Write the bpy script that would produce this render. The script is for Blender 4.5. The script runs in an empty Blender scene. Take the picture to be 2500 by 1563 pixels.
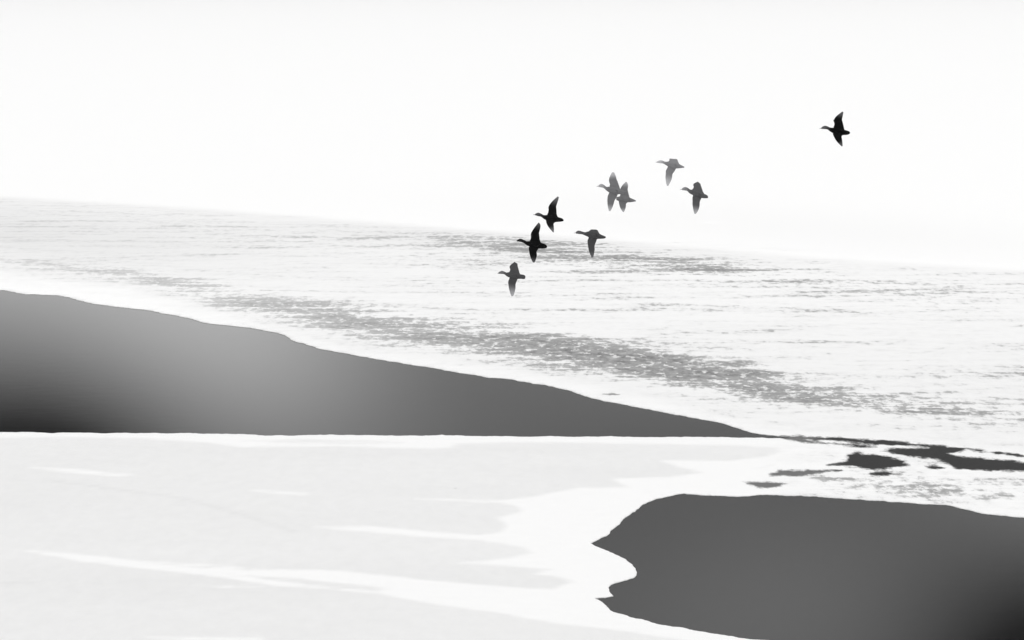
import bpy, bmesh, math, random
import numpy as np
from mathutils import Vector, Matrix
from mathutils.geometry import delaunay_2d_cdt

random.seed(7); np.random.seed(7)
S = bpy.context.scene
C = S.collection
R = math.radians

# ------------------------------------------------------------------ camera
W0, H0, FPX = 2500.0, 1563.0, 3500.0          # photograph size, focal length in its pixels
CAM_H = 30.0                                   # standing on a rise above the frozen lake
PITCH = math.atan((H0/2 + 60)/FPX)             # looking down; the horizon lies just above the frame
cam_d = bpy.data.cameras.new('camera'); cam = bpy.data.objects.new('camera', cam_d); C.objects.link(cam)
cam_d.sensor_width = 36; cam_d.lens = 36*FPX/W0; cam_d.clip_start = 0.5; cam_d.clip_end = 30000
cam.location = (0, 0, CAM_H); cam.rotation_euler = (math.pi/2 - PITCH, 0, 0)
S.camera = cam
RV = Vector((1, 0, 0)); FV = Vector((0, math.cos(PITCH), -math.sin(PITCH))); UV = Vector((0, math.sin(PITCH), math.cos(PITCH)))
EYE = Vector((0, 0, CAM_H))
def ray(px, py):
    return (RV*((px - W0/2)/FPX) + UV*((H0/2 - py)/FPX) + FV)
def ground(px, py, z=0.0):                      # a point of the lake surface
    r = ray(px, py); t = (z - CAM_H)/r.z
    return (r.x*t, r.y*t)

# ------------------------------------------------------------------ sky and sun
S.view_settings.view_transform = 'Standard'; S.view_settings.look = 'None'
S.view_settings.exposure = -0.03; S.view_settings.gamma = 1.0
SUN_EL, SUN_AZ = R(48), R(38)                   # ahead of the camera and to the right, behind thin overcast
world = bpy.data.worlds.new('World'); S.world = world; world.use_nodes = True
wt = world.node_tree; wt.nodes.clear()
def wn(t, **k):
    n = wt.nodes.new(t)
    for a, b in k.items(): setattr(n, a, b)
    return n
wout = wn('ShaderNodeOutputWorld')
sky = wn('ShaderNodeTexSky', sky_type='NISHITA', sun_disc=False, sun_elevation=SUN_EL, sun_rotation=SUN_AZ)
bw = wn('ShaderNodeRGBToBW'); wt.links.new(sky.outputs[0], bw.inputs[0])
bg1 = wn('ShaderNodeBackground'); bg1.inputs[1].default_value = 0.05
thin = wn('ShaderNodeMath', operation='MULTIPLY'); wt.links.new(bw.outputs[0], thin.inputs[0]); thin.inputs[1].default_value = .25   # what the cloud lets through
wt.links.new(thin.outputs[0], bg1.inputs[0])
tc = wn('ShaderNodeTexCoord')
# overcast sky, plus unseen bright and dark patches added to shape the pools' reflections
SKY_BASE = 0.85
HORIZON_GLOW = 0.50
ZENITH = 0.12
ADDED_PATCHES = [  # (photo pixel of the calm water that mirrors this invented sky patch, brightness)
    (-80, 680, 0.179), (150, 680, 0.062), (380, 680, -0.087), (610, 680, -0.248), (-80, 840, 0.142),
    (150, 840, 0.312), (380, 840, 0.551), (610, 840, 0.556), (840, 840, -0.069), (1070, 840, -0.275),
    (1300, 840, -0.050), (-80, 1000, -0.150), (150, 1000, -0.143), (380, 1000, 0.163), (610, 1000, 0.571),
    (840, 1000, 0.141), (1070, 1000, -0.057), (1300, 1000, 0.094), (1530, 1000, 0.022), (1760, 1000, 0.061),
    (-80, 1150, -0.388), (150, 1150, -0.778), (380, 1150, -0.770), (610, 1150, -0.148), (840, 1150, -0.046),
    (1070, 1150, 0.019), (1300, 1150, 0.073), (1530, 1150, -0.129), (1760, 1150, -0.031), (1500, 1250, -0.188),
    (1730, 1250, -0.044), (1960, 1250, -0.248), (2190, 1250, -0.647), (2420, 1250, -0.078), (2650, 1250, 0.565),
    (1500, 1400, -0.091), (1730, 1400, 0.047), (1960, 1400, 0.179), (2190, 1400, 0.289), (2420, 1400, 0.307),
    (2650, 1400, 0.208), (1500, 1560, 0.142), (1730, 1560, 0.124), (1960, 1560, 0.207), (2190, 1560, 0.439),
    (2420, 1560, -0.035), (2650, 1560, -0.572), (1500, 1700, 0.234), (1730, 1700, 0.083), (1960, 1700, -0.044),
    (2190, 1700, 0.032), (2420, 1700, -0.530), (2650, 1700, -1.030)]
ADDED_PATCH_R = R(4.2)
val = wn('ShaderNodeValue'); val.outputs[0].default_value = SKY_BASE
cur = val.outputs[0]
for px, py, amp in ADDED_PATCHES:
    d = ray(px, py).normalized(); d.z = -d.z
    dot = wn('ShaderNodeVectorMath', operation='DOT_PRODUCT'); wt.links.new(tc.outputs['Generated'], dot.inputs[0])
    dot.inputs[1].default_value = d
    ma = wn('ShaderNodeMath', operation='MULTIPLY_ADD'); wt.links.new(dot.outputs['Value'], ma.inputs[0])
    ma.inputs[1].default_value = 1/ADDED_PATCH_R**2; ma.inputs[2].default_value = -1/ADDED_PATCH_R**2
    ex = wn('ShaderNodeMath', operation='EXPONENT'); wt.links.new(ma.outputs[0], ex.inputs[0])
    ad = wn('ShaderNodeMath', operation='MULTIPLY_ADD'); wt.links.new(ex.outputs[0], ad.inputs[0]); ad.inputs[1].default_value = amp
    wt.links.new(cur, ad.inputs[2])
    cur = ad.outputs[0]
cn = wn('ShaderNodeTexNoise'); cn.inputs['Scale'].default_value = 2.2; cn.inputs['Detail'].default_value = 3
wt.links.new(tc.outputs['Generated'], cn.inputs[0])
cm = wn('ShaderNodeMapRange'); wt.links.new(cn.outputs[0], cm.inputs[0])
cm.inputs[1].default_value = .3; cm.inputs[2].default_value = .7; cm.inputs[3].default_value = .97; cm.inputs[4].default_value = 1.03
sz = wn('ShaderNodeSeparateXYZ'); wt.links.new(tc.outputs['Generated'], sz.inputs[0])
hz = wn('ShaderNodeMapRange', interpolation_type='SMOOTHSTEP'); wt.links.new(sz.outputs['Z'], hz.inputs[0])   # bright mist towards the horizon
hz.inputs[1].default_value = .04; hz.inputs[2].default_value = .22; hz.inputs[3].default_value = HORIZON_GLOW; hz.inputs[4].default_value = 0
hz2 = wn('ShaderNodeMapRange', interpolation_type='SMOOTHSTEP'); wt.links.new(sz.outputs['Z'], hz2.inputs[0])
hz2.inputs[1].default_value = .30; hz2.inputs[2].default_value = .75; hz2.inputs[3].default_value = 0; hz2.inputs[4].default_value = ZENITH
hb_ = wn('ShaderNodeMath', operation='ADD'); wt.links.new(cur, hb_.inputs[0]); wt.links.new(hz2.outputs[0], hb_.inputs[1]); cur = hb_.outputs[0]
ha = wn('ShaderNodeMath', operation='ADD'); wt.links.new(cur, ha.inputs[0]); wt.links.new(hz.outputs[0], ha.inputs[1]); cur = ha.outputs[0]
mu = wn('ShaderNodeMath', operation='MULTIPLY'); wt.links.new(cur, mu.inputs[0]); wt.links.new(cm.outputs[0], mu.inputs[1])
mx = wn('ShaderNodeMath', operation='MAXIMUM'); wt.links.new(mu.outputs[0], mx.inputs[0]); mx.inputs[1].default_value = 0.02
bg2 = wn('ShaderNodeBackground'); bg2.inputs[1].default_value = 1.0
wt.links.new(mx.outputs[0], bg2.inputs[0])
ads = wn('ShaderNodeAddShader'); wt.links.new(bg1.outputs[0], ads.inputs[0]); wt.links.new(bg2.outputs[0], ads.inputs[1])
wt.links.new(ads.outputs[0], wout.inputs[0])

sl = bpy.data.lights.new('sun', 'SUN'); sl.energy = 0.5; sl.angle = R(12); sl.color = (1, .985, .96)
so = bpy.data.objects.new('sun', sl); C.objects.link(so)
sd = Vector((math.sin(SUN_AZ)*math.cos(SUN_EL), math.cos(SUN_AZ)*math.cos(SUN_EL), math.sin(SUN_EL)))
so.rotation_euler = sd.to_track_quat('Z', 'Y').to_euler()

# ------------------------------------------------------------------ traced outlines (photo pixels)
def c1(l): return [(x*.5167, 440 + y*.5167) for x, y in l]
def c2(l): return [(1250 + x*.5167, 540 + y*.5167) for x, y in l]
def c3(l): return [(1350 + x*.4754, 1040 + y*.4754) for x, y in l]
def c4(l): return [(x*.5581, 1040 + y*.5581) for x, y in l]

POOL_L = [(-1500, 640), (-900, 655), (-400, 672)] + c1([(0,520),(60,528),(120,540),(200,543),(270,545),(330,555),(380,570),(440,585),(520,596),(600,605),(680,612),(750,625),
   (830,640),(900,655),(950,671),(1000,680),(1100,690),(1180,698),(1250,712),(1310,722),(1350,735),(1375,755),(1400,765),(1500,795),(1570,808),(1640,820),(1720,836),(1800,850),
   (1870,860),(1950,875),(2030,886),(2100,900),(2180,913),(2250,922),(2340,935),(2419,942)]) + \
  c2([(60,760),(100,770),(200,785),(250,797),(300,812),(360,832),(430,850),(520,866),(600,882),(660,893),(720,905),(790,917),(850,930),(910,940),(970,950),(1020,964),(1070,980),
   (1100,991),(1130,1000),(1170,1007),(1210,1012),(1260,1018),(1310,1026),(1240,1027),(1180,1024),(1080,1025),(1000,1022),(800,1022),(500,1020),(250,1020),(0,1018)]) + \
  c1([(2200,1210),(1900,1209),(1500,1205),(1150,1201),(800,1198),(400,1195),(0,1192)]) + [(-500,1050),(-1000,1030),(-1700,980)]
POOL_R = c3([(670,348),(635,353),(600,362),(555,372),(510,385),(480,398),(455,410),(430,430),(400,452),(370,472),(352,490),(320,522),(290,555),(275,566),(250,575),(220,592),
   (195,605),(215,618),(240,628),(270,640),(300,652),(330,666),(360,680),(385,698),(410,720),(424,735),(430,750),(429,766),(420,778),(395,787),(370,795),(340,804),(310,812),
   (292,824),(284,832),(288,845),(295,860),(303,868),(310,875),(280,881),(215,888),(235,896),(252,906),(265,918),(278,932),(293,948),(340,966),(400,985),(500,1009),(600,1030),(700,1048),(800,1065),
   (920,1082),(1050,1100),(1500,1165),(2200,1250),(3200,1330),(3900,1150),(3800,750),(3150,560),(2700,505),(2419,472),(2360,468),(2300,462),(2250,456),(2200,450),(2165,441),(2130,432),(2090,424),
   (2050,412),(2015,406),(1980,405),(1900,403),(1800,394),(1700,385),(1580,378),(1450,372),(1380,366),(1300,362),(1200,360),(1100,354),(1060,355),(1000,362),(940,364),(870,360),(800,358),(760,357),(720,352)])

def fractal_edge(world_pts, amp, minlen, scale_amp=0.0):
    """midpoint displacement of a closed outline in lake coordinates"""
    pts = [Vector(p) for p in world_pts]
    out = []
    rng = random.Random(3)
    def rec(a, b):
        L = (b - a).length
        far = max(1.0, a.length/90.0)
        if L < minlen*far: return
        m = (a + b)/2
        n = Vector((-(b-a).y, (b-a).x))/L
        m = m + n*rng.gauss(0, amp)*min(L, 1.6)
        rec(a, m); out.append(m); rec(m, b)
    n = len(pts)
    for i in range(n):
        a, b = pts[i], pts[(i+1) % n]
        out.append(a); rec(a, b)
    return out

pl = fractal_edge([ground(*p) for p in POOL_L], 0.05, 0.12)
pr = fractal_edge([ground(*p) for p in POOL_R], 0.05, 0.08)

# ------------------------------------------------------------------ fields over the lake
def sdf(poly, X, Y):
    """signed distance (positive inside), photo-pixel units with y weighted"""
    P = np.array(poly, float); d2 = np.full(X.shape, 1e18); ins = np.zeros(X.shape, bool)
    for i in range(len(P)):
        x0, y0 = P[i]; x1, y1 = P[(i+1) % len(P)]
        dx, dy = x1-x0, (y1-y0)*3.0
        t = np.clip(((X-x0)*dx + (Y-y0)*3.0*dy)/(dx*dx+dy*dy+1e-9), 0, 1)
        d2 = np.minimum(d2, (X-x0-t*dx)**2 + ((Y-y0)*3.0-t*dy)**2)
        c = ((y0 > Y) != (y1 > Y)); 
        xi = x0 + (Y-y0)*(x1-x0)/((y1-y0) if abs(y1-y0) > 1e-9 else 1e-9)
        ins ^= (c & (X < xi))
    return np.where(ins, 1, -1)*np.sqrt(d2)

WHITE = [
  [(-3000,-900),(6000,-900),(6000,1350)] + c3([(1500,350),(1210,52)]) + [(1250,1066),(0,1056),(-3000,1056)],
  [(-600,1045)] + c4([(0,28),(2419,46)]) + c3([(1250,50),(1260,120),(1180,135),(1150,112),(1000,100),(600,92),(0,84)]) + c4([(2200,70),(1985,80),(1970,95),(1900,100),(1500,90),(1060,93),(900,73),(600,53),(200,48),(0,52)]) + [(-600,1075)],
  c3([(1150,60),(1240,100),(1190,128),(1100,160),(900,182),(560,180),(650,212),(770,242),(600,265),(310,272),(350,300),(400,318),(130,322),(0,345)]) +
  c4([(2350,310),(2200,328),(1820,320),(2180,336),(2260,350),(2290,378),(2180,404),(2225,440),(2190,468),(2100,482),(1850,462),(1600,440),(1370,444),(1600,463),(1850,485),(2100,500),(2300,530),(2340,560),(2200,585),(2010,602),(2200,612),(2419,628),(2340,650),(2419,656)]) +
  c3([(0,772),(60,785),(110,800),(60,815),(0,842)]) + c4([(2200,705),(1900,680),(1500,635),(1200,629),(1195,634),(900,607),(600,594),(400,570),(120,547),(350,592),(600,622),(900,655),(1200,702),(1300,708),(1400,712),(1650,735),(1900,780),(2200,820),(2419,862)]) +
  c3([(300,1045),(600,1090),(900,1130),(1500,1260),(4000,1500),(4500,300),(1800,60)]),
  c4([(130,183),(350,192),(450,205),(580,214),(520,221),(300,207)]),
  c4([(1100,283),(1350,297),(1320,303),(1180,293)]),
  c4([(850,700),(1150,705),(1000,711)]),
  c4([(650,925),(1150,932),(1100,945),(800,938)]),
]
GREYIN = [   # duller tongues lying inside the white drifts
  c4([(1050,68),(1300,58),(1550,62),(1790,66),(1760,80),(1500,82),(1200,76)]),
  c4([(640,604),(900,612),(1190,632),(1100,634),(800,620)]),
  c4([(1000,650),(1300,668),(1720,712),(1640,728),(1350,700),(1150,672)]),
  c3([(1150,190),(1080,215),(930,230),(1010,222),(1120,208)]),
]
PALE_AT = (1995, 2075)   # the small puddles left of here are thinner and paler
DARK = [
  c3([(1170,54),(1400,60),(1700,78),(1900,94),(2130,117),(2080,134),(2030,142),(2060,158),(2200,165),(2419,190),(2700,215),(2900,240),(2700,262),(2419,233),(2200,230),(2080,225),(2020,190),(1930,165),(1800,150),(1690,130),(1740,119),(1930,115),(1870,106),(1600,90),(1400,74),(1200,62)]),
  c3([(1200,66),(1350,78),(1500,96),(1650,107),(1600,112),(1450,99),(1300,86)]),
  c3([(2100,117),(2300,138),(2600,180),(2600,185),(2300,143)]),
  c3([(1510,147),(1560,138),(1640,148),(1720,160),(1790,186),(1815,202),(1750,214),(1680,225),(1600,220),(1540,210),(1480,206),(1400,202),(1490,186)]),
  c3([(1120,245),(1160,232),(1250,228),(1480,229),(1400,240),(1370,248),(1250,258),(1180,260),(1130,255)]),
  c3([(985,290),(1020,288),(1120,290),(1170,300),(1180,312),(1120,318),(1050,320),(1010,305)]),
  c3([(1930,212),(1960,205),(2010,214),(2000,222),(1950,221)]),
  c3([(1600,247),(1700,240),(1780,250),(1680,257)]),
]
ROUGH_TOP = [(-3000,300),(-600,440),(0,477),(500,507),(1000,546),(1500,584),(2000,627),(2500,657),(3100,700),(6000,900)]
BANDS = [  # cx, cy, half length, half height, slope, strength
  (1290, 596, 330, 14, .07, .50), (1290,612,150,8,.05,.45), (1620, 643, 280, 17, .07, .55), (2060, 690, 320, 20, .07, .20), (1750,600,200,5,.06,.25),
  (1650, 672, 180, 8, .06, .15), (2350, 740, 300, 20, .05, .15),
  (250, 665, 300, 14, .10, .38), (560, 725, 260, 26, .18, .36), (830, 780, 260, 38, .13, .42), (1150, 828, 300, 42, .13, .40), (1380, 850, 260, 36, .12, .36),
  (1600, 885, 280, 34, .10, .46), (1780, 930, 260, 34, .10, .50), (2050, 980, 300, 30, .07, .36), (2400, 1010, 260, 30, .05, .34), (2350, 915, 250, 30, .06, .14),
  (1700,1000,120,6,.18,.35), (1810,1035,110,5,.15,.25), (1490, 963, 40, 4, .03, .9),
  (250, 560, 420, 55, .07, .13), (900, 600, 500, 30, .07, .12), (1400,725,300,20,.05,.10),(1900, 760, 500, 14, .05, .10), (1800, 830, 500, 12, .05, .10),
  (2250, 1190, 350, 28, .07, .40), (1300, 700, 500, 50, .08, .05), (2000, 700, 500, 40, .06, .08),
]
def fields(X, Y):
    wh = np.full(X.shape, -1e9)
    for p in WHITE: wh = np.maximum(wh, sdf(p, X, Y))
    for p in GREYIN: wh = np.minimum(wh, -sdf(p, X, Y) + 4)
    dk = np.full(X.shape, -1e9)
    for p in DARK: dk = np.maximum(dk, sdf(p, X, Y))
    top = np.interp(X, [p[0] for p in ROUGH_TOP], [p[1] for p in ROUGH_TOP])
    base = np.clip((Y - top)/14.0, 0, 1)*0.37
    # the drift along the rim of the long pool, and the smooth snow of the near shore, stay clean
    rim_x = [-600, 0, 300, 520, 700, 850, 1250, 1600, 1800, 1900, 2030, 2500, 3200]
    rim_y = [655, 668, 705, 760, 815, 855, 905, 980, 1030, 1048, 1066, 1100, 1150]
    rim = np.interp(X, rim_x, rim_y)
    cover = base
    for cx, cy, hl, hh, sl_, st in BANDS:
        u = (X-cx)/hl; v = (Y-cy-(X-cx)*sl_)/hh
        cover = cover + st*np.exp(-(u*u)-(v*v))
    q = np.exp(-((Y-715-(X-1100)*.03)/22)**2 - ((X-1200)/420)**2); cover -= .12*q
    q = np.exp(-((Y-800-(X-2100)*.04)/45)**2 - ((X-2150)/450)**2); cover -= .06*q
    sup = np.clip((rim + 8 - Y)/20.0, 0, 1)
    sup = np.maximum(sup, np.exp(-((X-1490)/50)**2-((Y-963)/7)**2))
    low = np.clip((Y - (rim+20))/20.0, 0, 1)*np.clip((X-1850)/150, 0, 1)*(Y < 1330)
    cover = cover*np.maximum(sup, np.maximum(low*1.0, .5*(Y < rim + 22)))
    def g(cx, cy, hl, hh, sl_): return np.exp(-((X-cx)/hl)**2 - ((Y-cy-(X-cx)*sl_)/hh)**2)
    veil = np.clip((Y - top)/8.0, 0, 1)*sup*(.05 + .13*g(-50, 560, 750, 75, .07) + .10*g(1250, 595, 500, 25, .07))
    for crk in (c4([(230,240),(480,275),(820,322),(1000,375),(1130,412),(1290,465)]), c4([(0,690),(140,692)]), c4([(410,602),(470,604)])):
        for (xa, ya), (xb, yb) in zip(crk, crk[1:]):
            dx, dy = xb-xa, (yb-ya)*3; tt = np.clip(((X-xa)*dx+(Y-ya)*3*dy)/(dx*dx+dy*dy), 0, 1)
            dd = np.hypot(X-xa-tt*dx, (Y-ya)*3-tt*dy); veil = np.maximum(veil, .05*np.exp(-(dd/9)**2))
    veil = veil + .035*g(2000, 560, 800, 50, .07)*np.clip((top - 6 - Y)/5.0, 0, 1)*(1 - .9*g(1720, 543, 90, 2.5, .05) - .9*g(1480, 520, 110, 2.5, .05))
    return wh, dk, np.clip(cover, 0, 1.2), veil

# sample points: photo-spaced lattice over the visible lake, finer over the slush pools
gx, gy = [], []
def lattice(x0, x1, y0, y1, dx, dy, jit=.25):
    xs = np.arange(x0, x1, dx); ys = np.arange(y0, y1, dy)
    A, B = np.meshgrid(xs, ys)
    A = A + (np.random.rand(*A.shape)-.5)*dx*jit; B = B + (np.random.rand(*B.shape)-.5)*dy*jit
    gx.append(A.ravel()); gy.append(B.ravel())
lattice(-700, 3200, 430, 1050, 14, 6)
lattice(-700, 1850, 1050, 1700, 12, 5.5)
lattice(1850, 2700, 1050, 1200, 6, 2.2)
lattice(2700, 3300, 1050, 1200, 20, 8)
lattice(1850, 3300, 1200, 1290, 14, 6)
lattice(-700, 3200, -30, 430, 60, 24)
GX = np.concatenate(gx); GY = np.concatenate(gy)
rx = (GX-W0/2)/FPX; ry = (H0/2-GY)/FPX
rz = ry*math.cos(PITCH) - math.sin(PITCH); ryy = ry*math.sin(PITCH) + math.cos(PITCH)
t = -CAM_H/rz
WX = rx*t; WY = ryy*t
def inside(poly, X, Y):
    P = np.array([(p[0], p[1]) for p in poly]); ins = np.zeros(X.shape, bool)
    for i in range(len(P)):
        x0, y0 = P[i]; x1, y1 = P[(i+1) % len(P)]
        if y0 == y1: continue
        c = ((y0 > Y) != (y1 > Y)); ins ^= (c & (X < x0 + (Y-y0)*(x1-x0)/(y1-y0)))
    return ins
keep = ~(inside(pl, WX, WY) | inside(pr, WX, WY))
WX, WY = WX[keep], WY[keep]
FAR = 7000.0
coords = [Vector((x, y)) for x, y in zip(WX.tolist(), WY.tolist())]
edges = []
def loop(pts):
    b = len(coords); n = len(pts)
    coords.extend([Vector((p[0], p[1])) for p in pts])
    edges.extend([(b+i, b+(i+1) % n) for i in range(n)])
loop(pl); loop(pr)
loop([(-FAR, -400), (FAR, -400), (FAR, FAR), (-FAR, FAR)])
vo, eo, fo, *_ = delaunay_2d_cdt(coords, edges, [], 0, 1e-5)
V2 = np.array([(v.x, v.y) for v in vo]); F = np.array(fo)
cen = V2[F].mean(axis=1)
hole = inside(pl, cen[:, 0], cen[:, 1]) | inside(pr, cen[:, 0], cen[:, 1])
F = F[~hole]
def to_px(X, Y, Z=0.0):
    d = np.stack([X, Y, np.full(X.shape, Z-CAM_H)], 1)
    f = d @ np.array(FV); u = d @ np.array(UV)
    f = np.where(f < 1, 1, f)
    return W0/2 + d[:, 0]/f*FPX, H0/2 - u/f*FPX
PX, PY = to_px(V2[:, 0], V2[:, 1])
wh, dk, cv, ve = fields(np.clip(PX, -2500, 5000), np.clip(PY, -100, 2500))
# gentle real relief of the drifts
def relief(X, Y):
    h = np.zeros(X.shape)
    for k, (a, b, ph) in enumerate([(.031, .11, .3), (-.047, .19, 1.7), (.09, .31, 2.9), (.02, .055, 4.1)]):
        h += np.sin(X*a + Y*b + ph + 1.3*np.sin(Y*.013*(k+1) + X*.021))*(.030, .016, .008, .04)[k]
    return h
me = bpy.data.meshes.new('ice')
ZZ = relief(V2[:, 0], V2[:, 1])*np.clip((FAR*.2 - np.hypot(V2[:, 0], V2[:, 1]))/FAR*10, 0, 1)*0.05 + 0.02
verts = [(x, y, z) for (x, y), z in zip(V2.tolist(), ZZ.tolist())]
faces = F.tolist()
# broken rim: walls going down under the water line around both pools
from collections import Counter
ec = Counter()
for a, b, c in faces:
    for e in ((a, b), (b, c), (c, a)): ec[e] += 1
bound = [e for e in ec if (e[1], e[0]) not in ec]
low = {}
for a, b in bound:
    for v in (a, b):
        if v not in low: low[v] = len(verts); verts.append((V2[v][0], V2[v][1], -0.35))
    faces.append([b, a, low[a], low[b]])
me.from_pydata(verts, [], faces)
n0 = len(V2)
def attr(name, arr, extra):
    full = np.zeros(len(verts), np.float32); full[:n0] = arr
    for v, l in low.items(): full[l] = arr[v]
    at = me.attributes.new(name, 'FLOAT', 'POINT'); at.data.foreach_set('value', full)
attr('drift', np.clip(wh/14.0, -3, 3), 0); attr('slush', np.clip(dk/10.0, -3, 3), 0); attr('bare', cv, 0); attr('veil', ve, 0)
me.polygons.foreach_set('use_smooth', [len(f) == 3 for f in faces])
me.update()
ice = bpy.data.objects.new('ice', me); C.objects.link(ice); ice['kind'] = 'structure'

# ------------------------------------------------------------------ ice material
class NT:
    def __init__(s, name):
        s.m = bpy.data.materials.new(name); s.m.use_nodes = True; s.t = s.m.node_tree; s.t.nodes.clear()
    def n(s, ty, **k):
        n = s.t.nodes.new(ty)
        for a, b in k.items(): setattr(n, a, b)
        return n
    def l(s, a, b): s.t.links.new(a, b)
    def math(s, op, a, b=None, c=None, clamp=False):
        n = s.n('ShaderNodeMath', operation=op); n.use_clamp = clamp
        for i, v in enumerate((a, b, c)):
            if v is None: continue
            if isinstance(v, (int, float)): n.inputs[i].default_value = v
            else: s.l(v, n.inputs[i])
        return n.outputs[0]
    def step(s, v, a, b, o0=0.0, o1=1.0):
        n = s.n('ShaderNodeMapRange', interpolation_type='SMOOTHSTEP'); s.l(v, n.inputs[0])
        for i, x in zip((1, 2, 3, 4), (a, b, o0, o1)):
            if isinstance(x, (int, float)): n.inputs[i].default_value = x
            else: s.l(x, n.inputs[i])
        return n.outputs[0]
    def noise(s, co, scale, detail=4, rough=.55):
        n = s.n('ShaderNodeTexNoise'); n.inputs['Scale'].default_value = scale; n.inputs['Detail'].default_value = detail
        n.inputs['Roughness'].default_value = rough; s.l(co, n.inputs[0]); return n.outputs[0]
    def mapped(s, co, rot, scl):
        n = s.n('ShaderNodeMapping'); s.l(co, n.inputs[0]); n.inputs['Rotation'].default_value = (0, 0, rot); n.inputs['Scale'].default_value = scl; return n.outputs[0]
    def mix(s, f, a, b):
        n = s.n('ShaderNodeMix', data_type='FLOAT'); 
        for i, v in zip((0, 2, 3), (f, a, b)):
            if isinstance(v, (int, float)): n.inputs[i].default_value = v
            else: s.l(v, n.inputs[i])
        return n.outputs[0]

m = NT('windblown_snow_ice')
co = m.n('ShaderNodeTexCoord').outputs['Object']
sxyz = m.n('ShaderNodeSeparateXYZ'); m.l(co, sxyz.inputs[0]); co_y = sxyz.outputs[1]
def at(name):
    return m.n('ShaderNodeAttribute', attribute_name=name).outputs['Fac']
st = m.mapped(co, R(6), (0.33, 1.1, 1))         # wind streaks, long axis down to the right
st2 = m.mapped(co, R(14), (0.11, 0.55, 1))
fine = m.noise(st, 1.9, 6, .68)
speck = m.noise(m.mapped(co, R(9), (1.15, 1.0, 1)), 1.0, 5, .68)
glint = m.noise(m.mapped(co, R(5), (1.3, 1.25, 1)), 1.0, 3, .6)
broad = m.noise(m.mapped(co, R(15), (0.045, 0.34, 1)), 1.0, 5, .62)
long = m.noise(m.mapped(co, R(12), (0.16, 0.75, 1)), 1.0, 5, .68)
grain = m.noise(st, 7.0, 3, .6)
soft = m.noise(st2, .23, 3, .5)
# bare grey ice showing through
comb = m.math('ADD', m.math('MULTIPLY', speck, .36), m.math('ADD', m.math('MULTIPLY', long, .31), m.math('MULTIPLY', broad, .33)))
th = m.math('SUBTRACT', .640, m.math('MULTIPLY', at('bare'), .195))
bare = m.step(comb, m.math('SUBTRACT', th, .025), m.math('ADD', th, .055))
bare = m.math('MULTIPLY', bare, m.math('SUBTRACT', 1.0, m.math('MULTIPLY', .85, m.step(glint, .56, .62))))   # glitter painted as pale specks breaking up the bare ice
# pale, half covered ice: wide faint greys wherever any ice shows
faint = m.math('MULTIPLY', m.step(m.math('ADD', m.math('MULTIPLY', broad, .35), m.math('ADD', m.math('MULTIPLY', long, .35), m.math('MULTIPLY', speck, .3))), .44, .62), m.math('MULTIPLY', at('bare'), 1.0, clamp=True))
tone_x = m.step(sxyz.outputs[0], -40.0, 12.0, -.05, -.30)      # bare ice paler towards the left
# white drifts against duller crust
wv = m.math('ADD', at('drift'), m.math('MULTIPLY', m.math('SUBTRACT', fine, .5), 1.6))
wv = m.math('ADD', wv, m.math('MULTIPLY', m.math('SUBTRACT', soft, .5), 1.2))
drift = m.step(wv, -1.15, .85)
far_ = m.step(m.math('DIVIDE', co_y, 1.0), 105.0, 135.0)
crust = m.math('ADD', .795, m.math('MULTIPLY', m.math('SUBTRACT', soft, .5), .10))
crust = m.math('ADD', crust, m.math('MULTIPLY', m.math('SUBTRACT', speck, .5), .09))
snow = m.math('ADD', m.mix(far_, .90, .94), m.math('MULTIPLY', m.math('SUBTRACT', fine, .5), .05))  # far snow painted whiter, standing in for glare and haze
alb = m.mix(drift, crust, snow)
alb = m.math('MULTIPLY', alb, m.math('SUBTRACT', 1.0, at('veil')))
alb = m.mix(m.math('MULTIPLY', faint, .62), alb, .50)
alb = m.mix(m.math('MULTIPLY', bare, .90), alb, m.math('ADD', tone_x, m.math('MULTIPLY', speck, 1.0)))
# open slush
sv = m.math('ADD', at('slush'), m.math('MULTIPLY', m.math('SUBTRACT', m.math('ADD', m.math('MULTIPLY', long, .45), m.math('MULTIPLY', speck, .55)), .52), 9.5))
slush = m.step(sv, -1.25, .45)
sx_ = m.n('ShaderNodeSeparateXYZ'); m.l(co, sx_.inputs[0])
thin_ = m.step(sx_.outputs[0], ground(PALE_AT[0], 1130)[0], ground(PALE_AT[1], 1130)[0], 1, 0)
alb = m.mix(m.math('MULTIPLY', slush, m.mix(thin_, 1.0, .92)), alb, m.mix(thin_, .022, .085))
cr = m.n('ShaderNodeCombineColor'); 
for i in range(3): m.l(alb, cr.inputs[i])
p = m.n('ShaderNodeBsdfPrincipled'); m.l(cr.outputs[0], p.inputs['Base Color'])
rough = m.mix(m.math('MAXIMUM', bare, slush), .85, .5); m.l(rough, p.inputs['Roughness'])
m.l(m.mix(slush, m.mix(bare, .15, .25), .05), p.inputs['Specular IOR Level'])
bh = m.math('ADD', m.math('MULTIPLY', fine, .06), m.math('MULTIPLY', grain, .012))
bh = m.math('MULTIPLY', bh, m.mix(slush, 1.0, 0.1))
bp = m.n('ShaderNodeBump'); bp.inputs['Strength'].default_value = .35; bp.inputs['Distance'].default_value = 1.0
m.l(bh, bp.inputs['Height']); m.l(bp.outputs[0], p.inputs['Normal'])
m.l(p.outputs[0], m.n('ShaderNodeOutputMaterial').inputs[0])
me.materials.append(m.m)

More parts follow.
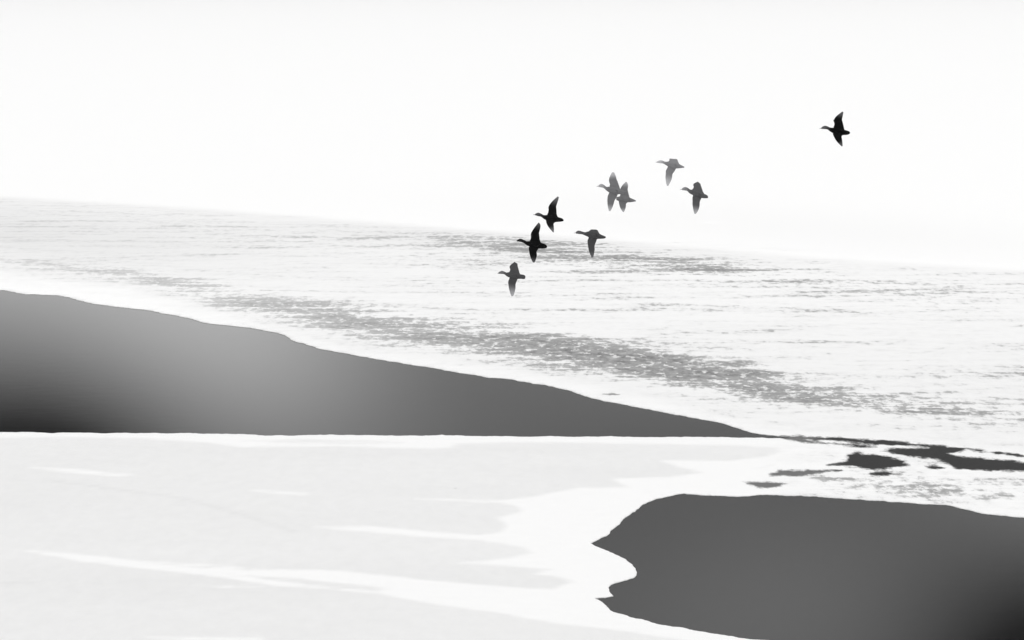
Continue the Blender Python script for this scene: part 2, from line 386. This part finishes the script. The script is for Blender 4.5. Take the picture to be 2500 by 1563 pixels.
# ------------------------------------------------------------------ open water
wme = bpy.data.meshes.new('water'); q = FAR - 5
wme.from_pydata([(-q, -395, -.01), (q, -395, -.01), (q, q, -.01), (-q, q, -.01)], [], [(0, 1, 2, 3)])
water = bpy.data.objects.new('water', wme); C.objects.link(water); water['kind'] = 'structure'
w = NT('calm_dark_water')
p = w.n('ShaderNodeBsdfPrincipled'); p.inputs['Base Color'].default_value = (.006, .0062, .0064, 1); p.inputs['Roughness'].default_value = .05
p.inputs['IOR'].default_value = 1.333
wc = w.n('ShaderNodeTexCoord').outputs['Object']
wnz = w.noise(w.mapped(wc, R(5), (.5, 1.2, 1)), 1.2, 3, .5)
b = w.n('ShaderNodeBump'); b.inputs['Strength'].default_value = .05; b.inputs['Distance'].default_value = .02
w.l(wnz, b.inputs['Height']); w.l(b.outputs[0], p.inputs['Normal'])
w.l(p.outputs[0], w.n('ShaderNodeOutputMaterial').inputs[0]); wme.materials.append(w.m)

# ------------------------------------------------------------------ ducks
def plumage(name, dark, pale):
    k = NT(name)
    a = k.n('ShaderNodeAttribute', attribute_name='pale').outputs['Fac']
    c = k.n('ShaderNodeTexCoord').outputs['Object']
    nz = k.noise(c, 28, 3, .6)
    v = k.mix(a, dark, pale)
    v = k.math('MULTIPLY', v, k.math('ADD', .8, k.math('MULTIPLY', nz, .4)))
    cc = k.n('ShaderNodeCombineColor')
    k.l(v, cc.inputs[0]); k.l(v, cc.inputs[1]); k.l(k.math('MULTIPLY', v, 1.03), cc.inputs[2])
    p = k.n('ShaderNodeBsdfPrincipled'); k.l(cc.outputs[0], p.inputs['Base Color']); p.inputs['Roughness'].default_value = .9
    p.inputs['Specular IOR Level'].default_value = .03
    k.l(p.outputs[0], k.n('ShaderNodeOutputMaterial').inputs[0]); return k.m

def resample(pts, n):
    P = np.array(pts, float); s = np.r_[0, np.cumsum(np.hypot(*np.diff(P, axis=0).T))]; u = np.linspace(0, s[-1], n)
    return np.stack([np.interp(u, s, P[:, 0]), np.interp(u, s, P[:, 1])], 1)

def loft(verts, faces, rings):
    n = len(rings[0]); b = len(verts)
    for r in rings: verts.extend(r)
    for i in range(len(rings)-1):
        for j in range(n):
            k = (j+1) % n
            faces.append((b+i*n+j, b+i*n+k, b+(i+1)*n+k, b+(i+1)*n+j))
    faces.append(tuple(b+j for j in range(n))[::-1]); faces.append(tuple(b+(len(rings)-1)*n+j for j in range(n)))

def duck(origin, s, body, up, lo, length, dark, pale, label, headz=None, tipfade=(.62, 1.0), headpale=.6):
    """body: (x, top, bottom) side profile from bill to tail; up / lo: (leading edge, trailing edge) of the two wings,
    in the units of one side view; length: body length in metres"""
    ox, oy = origin
    bx0, bx1 = body[0][0], body[-1][0]
    ref_px = 72.0 if headz is None else 47.0
    spanpx = (bx1-bx0)/s
    dist = length*FPX/spanpx
    k = dist/FPX                                # metres per photo pixel there
    cxp = ox + ((bx0+bx1)/2)/s
    ib = len(body)//2; cyp = oy + (body[ib][1]+body[ib][2])/2/s
    r = ray(cxp, cyp); base = EYE + r*dist
    def L(x, y, z):                             # local metres: x along flight, y up, z away from the viewer
        gxp = ox + x/s; gyp = oy + y/s
        sc = (dist + z)/dist
        return Vector(((gxp-cxp)*k*sc + r.x*z, -(gyp-cyp)*k*sc + (r.dot(UV))*z, z))
    verts, faces = [], []
    # trunk, neck and head, bill left to its own mesh
    xs = np.array([p_[0] for p_ in body], float); tp = np.array([p_[1] for p_ in body], float); bt = np.array([p_[2] for p_ in body], float)
    def prof(x): return np.interp(x, xs, tp), np.interp(x, xs, bt)
    L0 = bx1-bx0
    xh = xs[1]
    def zoff(x):
        if headz is None: return 0.0
        f = max(0, 1-(x-bx0)/(L0*.35)); return -headz*f**1.2
    rings = []
    for i, x in enumerate(np.r_[np.linspace(xh-2, xs[-1]+1, 44)]):
        a, b_ = prof(x); f = (x-bx0)/L0
        hh = max((b_-a)/2/s*k + .003, .012)
        wz = hh*1.0
        if f > .72: wz = max(hh*1.2, .05*(1-(f-.72)/.28)+.05)     # broad flat tail
        elif f > .3: wz = max(hh, .055)
        rings.append([L(x, (a+b_)/2 - hh*s/k*math.sin(q_), zoff(x) + wz*math.cos(q_)) for q_ in np.linspace(0, 2*math.pi, 14, endpoint=False)])
    loft(verts, faces, rings)
    def wing(le, te, sign):
        n = 16
        A = resample(le, n); B = resample(te, n)
        mid = (A+B)/2; ln = np.sum(np.hypot(*np.diff(mid, axis=0).T))/s*k
        zt = math.sqrt(max(.43**2*(length/.6)**2 - ln**2, .06**2))
        rings = []
        for i in range(n):
            f = i/(n-1)
            z = sign*(zt*(f**.9)) 
            pa = L(A[i][0], A[i][1], z); pb = L(B[i][0], B[i][1], z + sign*.0)
            i2 = min(i+1, n-1); i1 = max(i-1, 0)
            m1 = L(*mid[i1], sign*zt*((i1/(n-1))**.9)); m2 = L(*mid[i2], sign*zt*((i2/(n-1))**.9))
            cu = (pb-pa); cu = cu.normalized()*.004 if cu.length > 1e-6 else cu; pa = pa-cu; pb = pb+cu
            ch = pb-pa; nr = ch.cross(m2-m1)
            nr = nr.normalized() if nr.length > 1e-9 else Vector((0, 0, 1))
            th_ = .030*(1-f)+.009
            ring = []
            for u, h in ((0, 0), (.06, .35), (.22, .5), (.45, .42), (.75, .30), (1, .24), (1, -.24), (.75, -.26), (.45, -.3), (.22, -.35), (.06, -.25)):
                ring.append(pa + ch*u + nr*h*th_*1.0)
            rings.append(ring)
        loft(verts, faces, rings)
        return mid
    upl = np.hypot(up[0][-1][0]-up[0][0][0], up[0][-1][1]-up[0][0][1])/s*k; long_up = upl > .33
    mu_, ml_ = wing(up[0], up[1], 1), wing(lo[0], lo[1], -1)
    me = bpy.data.meshes.new('raw'); me.from_pydata([tuple(v) for v in verts], [], faces)
    bm = bmesh.new(); bm.from_mesh(me); bmesh.ops.recalc_face_normals(bm, faces=bm.faces); bm.to_mesh(me); bm.free()
    tmp = bpy.data.objects.new('raw', me); C.objects.link(tmp)
    md = tmp.modifiers.new('r', 'REMESH'); md.mode = 'VOXEL'; md.voxel_size = .0045
    sm = tmp.modifiers.new('s', 'SMOOTH'); sm.factor = .3; sm.iterations = 1
    dp = tmp.modifiers.new('p', 'DISPLACE'); dp.strength = .004; dp.mid_level = 0.0
    dc = tmp.modifiers.new('d', 'DECIMATE'); dc.ratio = .25
    dg = bpy.context.evaluated_depsgraph_get()
    out = bpy.data.meshes.new_from_object(tmp.evaluated_get(dg)); out.name = 'flying_duck'
    bpy.data.objects.remove(tmp)
    # plumage: paler head and paler flight feathers
    n = len(out.vertices); cv_ = np.zeros(n*3, np.float32); out.vertices.foreach_get('co', cv_); cv_ = cv_.reshape(-1, 3)
    pal = np.zeros(n)
    sx = (cv_[:, 0]/k + cxp - ox)*s; sy = (-cv_[:, 1]/k + cyp - oy)*s
    def ss(v, a, b_): 
        t_ = np.clip((v-a)/(b_-a), 0, 1); return t_*t_*(3-2*t_)
    pal = np.maximum(pal, headpale*(1-ss((sx-bx0)/L0, .14, .38)))
    for md_ in ((mu_, ml_) if long_up else (ml_,)):
        root = md_[1]; tip = md_[-1]; ax = (tip-root); T = ((sx-root[0])*ax[0] + (sy-root[1])*ax[1])/(ax@ax)
        pal = np.maximum(pal, ss(T, *tipfade)*(np.abs(sy-root[1]) > .1*L0))
    a_ = out.attributes.new('pale', 'FLOAT', 'POINT'); a_.data.foreach_set('value', pal.astype(np.float32))
    out.polygons.foreach_set('use_smooth', [True]*len(out.polygons))
    out.materials.clear(); out.materials.append(plumage('duck_plumage', dark, pale))
    o = bpy.data.objects.new('flying_duck', out); C.objects.link(o)
    M = Matrix((RV, UV, FV)).transposed().to_4x4(); M.translation = base
    # local axes are the viewer's right, up, away
    o.matrix_world = M
    o['label'] = label; o['category'] = 'duck'; o['group'] = 'ducks flying over the frozen lake'
    def child(name, vs, fs, mat):
        c = bpy.data.meshes.new(name); c.from_pydata([tuple(v) for v in vs], [], fs)
        c.polygons.foreach_set('use_smooth', [True]*len(fs)); c.materials.append(mat)
        ob = bpy.data.objects.new(name, c); C.objects.link(ob); ob.parent = o; return ob
    # bill
    v_, f_ = [], []
    rings = []
    for f in np.linspace(0, 1, 6):
        x = xs[0] + f*(xh+12-xs[0]); a, b_ = prof(x); c_ = (a+b_)/2; hh = max((b_-a)/2/s*k, .005)*(1.0 if f < .9 else .9)
        zz = zoff(x) - (0 if headz is None else .05*(1-f))
        rings.append([L(x, c_ - hh*s/k*math.sin(q_), zz + max(hh, .011)*math.cos(q_)) for q_ in np.linspace(0, 2*math.pi, 10, endpoint=False)])
    loft(v_, f_, rings); child('bill', v_, f_, BILL[0 if dark < .05 else 1])
    # eyes
    xe = xs[1] + (xs[4]-xs[1])*.45; a, b_ = prof(xe); hh = (b_-a)/2/s*k
    for sg in (-1, 1):
        c_ = L(xe, a + (b_-a)*.38, zoff(xe) + sg*hh*.93)
        bm = bmesh.new(); bmesh.ops.create_uvsphere(bm, u_segments=8, v_segments=6, radius=.0055, matrix=Matrix.Translation(c_))
        c = bpy.data.meshes.new('eye'); bm.to_mesh(c); bm.free(); c.materials.append(EYEM)
        ob = bpy.data.objects.new('eye', c); C.objects.link(ob); ob.parent = o
    return o

def flat(name, v, r_=.5, sp=.3):
    k = NT(name); p = k.n('ShaderNodeBsdfPrincipled'); c = k.n('ShaderNodeTexCoord').outputs['Object']
    nz = k.noise(c, 40, 2); vv = k.math('MULTIPLY', v, k.math('ADD', .9, k.math('MULTIPLY', nz, .2)))
    cc = k.n('ShaderNodeCombineColor')
    for i in range(3): k.l(vv, cc.inputs[i])
    k.l(cc.outputs[0], p.inputs['Base Color']); p.inputs['Roughness'].default_value = r_; p.inputs['Specular IOR Level'].default_value = sp
    k.l(p.outputs[0], k.n('ShaderNodeOutputMaterial').inputs[0]); return k.m
BILL = [flat('grey_bill', .14), flat('pale_bill', .34)]
EYEM = flat('dark_eye', .01, .2, .5)

duck((1990,260), 13.75,
  [(145,736,748),(215,722,748),(245,690,748),(290,668,750),(340,658,755),(400,672,758),(450,695,785),(500,720,830),(560,725,870),(620,725,895),(700,720,930),(800,730,950),(900,760,955),(970,785,952),(1050,815,950),(1110,830,938),(1150,855,915),(1165,872,900)],
  ([(600,830),(610,760),(628,695),(650,645),(662,590),(650,540),(620,480),(655,420),(700,350),(770,290),(840,238),(918,180)],
   [(990,850),(968,780),(945,670),(915,545),(886,440),(905,370),(925,280),(942,195)]),
  ([(640,820),(608,900),(606,940),(640,1010),(690,1110),(750,1190),(830,1275),(902,1338)],
   [(970,860),(915,950),(870,1010),(885,1070),(895,1130),(905,1200),(911,1270),(915,1325)]),
  .62, .005, .11, 'near black duck flying alone, far right and higher than the rest of the flock', headpale=.9)
duck((1590,375), 16.8,
  [(175,352,364),(230,345,368),(280,318,372),(330,298,380),(380,290,385),(430,292,392),(490,315,402),(530,340,418),(600,350,465),(660,345,500),(720,330,540),(800,350,590),(900,370,605),(1000,400,608),(1080,410,602),(1130,430,598),(1190,470,592),(1260,505,582),(1320,540,568),(1345,552,562)],
  ([(690,430),(715,330),(755,285),(755,215),(800,236)], [(1130,440),(1085,350),(1070,290),(1055,252),(1020,232)]),
  ([(700,470),(690,550),(650,630),(612,690),(605,760),(608,830),(592,950),(600,1060),(612,1150),(625,1230),(660,1325)],
   [(1040,560),(1000,610),(970,670),(935,730),(890,790),(845,860),(850,920),(820,1060),(790,1130),(755,1200),(690,1322)]),
  .60, .215, .48, 'palest grey duck, topmost of the bunched flock, one wing lowered and the other foreshortened', tipfade=(.35, .9), headpale=1)
duck((1650,435), 15.12,
  [(150,416,427),(230,400,432),(265,368,438),(310,345,445),(350,338,450),(400,350,455),(440,370,475),(480,400,530),(530,435,570),(580,435,595),(640,440,620),(720,470,680),(820,500,710),(900,540,720),(960,560,725),(1030,590,738),(1080,605,735),(1130,625,735),(1165,655,735),(1180,680,728)],
  ([(620,560),(600,430),(655,380),(672,320),(643,245),(680,200),(730,175),(812,142)], [(1040,600),(990,520),(965,440),(940,360),(915,290),(905,240),(885,200),(820,150)]),
  ([(640,560),(650,640),(625,700),(620,780),(627,860),(620,940),(632,1040),(650,1140),(668,1230),(695,1318)],
   [(990,660),(945,710),(920,760),(890,820),(865,890),(870,960),(855,1060),(835,1140),(795,1230),(725,1320)]),
  .60, .095, .42, 'mid grey duck at the right end of the bunched flock, lowered wing with pale tip', tipfade=(.5, 1), headpale=.5)
duck((1445,410), 12.6,
  [(140,568,577),(210,552,577),(240,520,582),(280,503,590),(310,503,598),(350,520,605),(390,550,630),(430,585,672),(470,598,705),(520,585,740),(580,590,770),(660,600,810),(740,620,815),(800,650,810),(860,675,800),(900,690,802),(960,705,795),(1010,718,785),(1045,740,770)],
  ([(550,650),(555,555),(565,500),(540,430),(530,380),(548,300),(575,240),(600,190),(630,140)], [(900,720),(860,660),(840,600),(810,510),(780,420),(745,350),(738,290),(710,220),(678,145)]),
  ([(560,690),(540,770),(495,870),(485,950),(485,1040),(490,1130),(505,1220),(535,1328)], [(850,740),(785,810),(750,900),(690,990),(670,1060),(645,1150),(610,1240),(560,1330)]),
  .60, .165, .46, 'grey duck with both wings spread, its tail crossing in front of the duck beside it', tipfade=(.6, 1), headpale=.7)
duck((1445,410), 12.6,
  [(738,925,962),(760,905,985),(800,898,1003),(840,890,1020),(880,872,1035),(940,855,1050),(1000,850,1060),(1060,865,1062),(1110,890,1055),(1150,912,1053),(1200,940,1050),(1260,965,1040),(1310,990,1030),(1345,1012,1022)],
  ([(860,960),(870,890),(885,820),(875,740),(880,660),(905,595),(950,530),(1000,478),(1048,433)], [(1165,940),(1150,912),(1130,850),(1110,760),(1088,670),(1098,600),(1105,540),(1090,480),(1062,433)]),
  ([(850,960),(835,1020),(845,1100),(870,1200),(900,1270),(940,1325),(968,1358)], [(1120,1030),(1075,1062),(1035,1110),(1040,1170),(1025,1240),(1000,1310),(982,1355)]),
  .43, .165, .42, 'grey duck partly hidden behind the tail of another grey duck, its head out of sight', headz=.13, tipfade=(.6, 1), headpale=0)
duck((1295,470), 14.4,
  [(95,773,788),(165,773,796),(200,745,800),(240,728,818),(280,722,828),(320,732,835),(370,755,842),(410,780,870),(450,800,905),(500,812,940),(550,805,965),(620,800,990),(700,820,1010),(780,840,1035),(860,850,1038),(940,862,1030),(1000,888,1025),(1060,900,1020),(1110,920,1012),(1145,950,1002),(1160,972,990)],
  ([(590,880),(600,770),(630,720),(640,660),(650,590),(635,530),(660,470),(720,380),(790,300),(860,235),(965,148)], [(975,880),(945,860),(920,800),(905,730),(905,640),(892,500),(905,450),(930,370),(960,290),(980,220),(992,168)]),
  ([(565,900),(552,975),(565,1050),(600,1140),(650,1220),(720,1305),(806,1400)], [(950,940),(860,1038),(815,1070),(797,1115),(810,1190),(815,1280),(815,1392)]),
  .61, .010, .14, 'black duck with a long curved raised wing, just above and right of another black duck', tipfade=(.45, 1), headpale=.6)
duck((1390,550), 16.8,
  [(180,313,326),(270,300,327),(300,265,335),(340,240,340),(380,235,350),(430,240,355),(500,265,358),(560,285,372),(620,300,400),(680,298,425),(760,270,465),(830,255,500),(900,265,540),(1000,275,560),(1100,285,560),(1180,320,552),(1240,365,550),(1320,410,548),(1400,440,540),(1450,462,530),(1485,485,505)],
  ([(750,420),(780,300),(825,243),(860,205),(900,185)], [(1260,420),(1210,340),(1180,280),(1145,215),(1090,188)]),
  ([(800,440),(803,530),(757,620),(757,700),(770,800),(785,900),(805,1020),(835,1120),(875,1210),(915,1320)],
   [(1200,500),(1115,570),(1095,640),(1055,730),(1020,830),(1020,920),(1030,1000),(1005,1110),(1000,1190),(962,1320)]),
  .62, .062, .20, 'dark grey duck over the edge of the streaked ice, one wing hanging straight down', tipfade=(.6, 1.3), headpale=.35)
duck((1250,535), 13.15,
  [(125,698,709),(165,692,712),(200,660,715),(240,640,720),(280,638,725),(320,650,735),(360,670,748),(400,690,775),(440,712,810),(490,722,845),(550,715,868),(620,720,900),(700,740,930),(800,750,938),(880,755,940),(940,772,940),(1000,790,938),(1060,812,930),(1100,845,922),(1122,872,900)],
  ([(555,800),(570,705),(600,665),(615,600),(617,540),(608,480),(625,440),(680,345),(740,260),(800,185),(858,118)], [(960,800),(925,770),(895,715),(875,650),(868,560),(855,450),(870,390),(890,320),(905,250),(905,190),(885,145)]),
  ([(590,800),(565,880),(540,940),(555,1020),(568,1100),(590,1190),(620,1275),(660,1360),(695,1392)], [(920,870),(840,940),(800,1000),(775,1055),(785,1110),(790,1170),(770,1240),(745,1330),(715,1392)]),
  .62, .007, .10, 'black duck with both wings spread, flying over the dark streak of bare ice', tipfade=(.6, 1.1), headpale=.15)
duck((1205,630), 15.12,
  [(135,566,576),(185,545,576),(230,515,575),(270,495,578),(300,483,580),(340,490,585),(390,510,590),(430,530,615),(480,550,660),(530,540,690),(590,525,712),(660,530,740),(760,560,765),(860,580,768),(950,595,765),(1010,615,760),(1060,622,768),(1110,630,772),(1150,650,765),(1168,680,735)],
  ([(580,640),(590,520),(615,470),(625,410),(600,350),(592,320),(635,260),(690,215),(740,180),(778,150)], [(990,640),(965,600),(940,540),(920,450),(890,350),(875,290),(880,240),(860,205),(820,190),(785,155)]),
  ([(610,660),(597,750),(555,850),(545,920),(563,1010),(568,1080),(585,1160),(610,1250),(635,1330),(670,1410)], [(950,720),(870,780),(845,850),(815,920),(795,990),(800,1060),(798,1110),(780,1200),(760,1280),(740,1350),(708,1412)]),
  .60, .068, .40, 'dark grey duck flying lowest and furthest left, pale fading feathers on its lowered wing', tipfade=(.3, 1), headpale=.25)

# ------------------------------------------------------------------ haze
hb = bpy.data.meshes.new('haze'); g = FAR + 60; zt, zb = 36.0, -1.4
hb.from_pydata([(x, y, z) for z in (zb, zt) for x, y in ((-g, -460), (g, -460), (g, g), (-g, g))], [],
               [(3,2,1,0), (4,5,6,7), (0,1,5,4), (1,2,6,5), (2,3,7,6), (3,0,4,7)])
haze = bpy.data.objects.new('haze', hb); C.objects.link(haze); haze['kind'] = 'stuff'
h = NT('haze_air'); pv = h.n('ShaderNodeVolumePrincipled')
pv.inputs['Anisotropy'].default_value = .5
pv.inputs['Color'].default_value = (.99, .99, .99, 1); pv.inputs['Density'].default_value = .0001
h.l(pv.outputs[0], h.n('ShaderNodeOutputMaterial').inputs['Volume']); hb.materials.append(h.m)
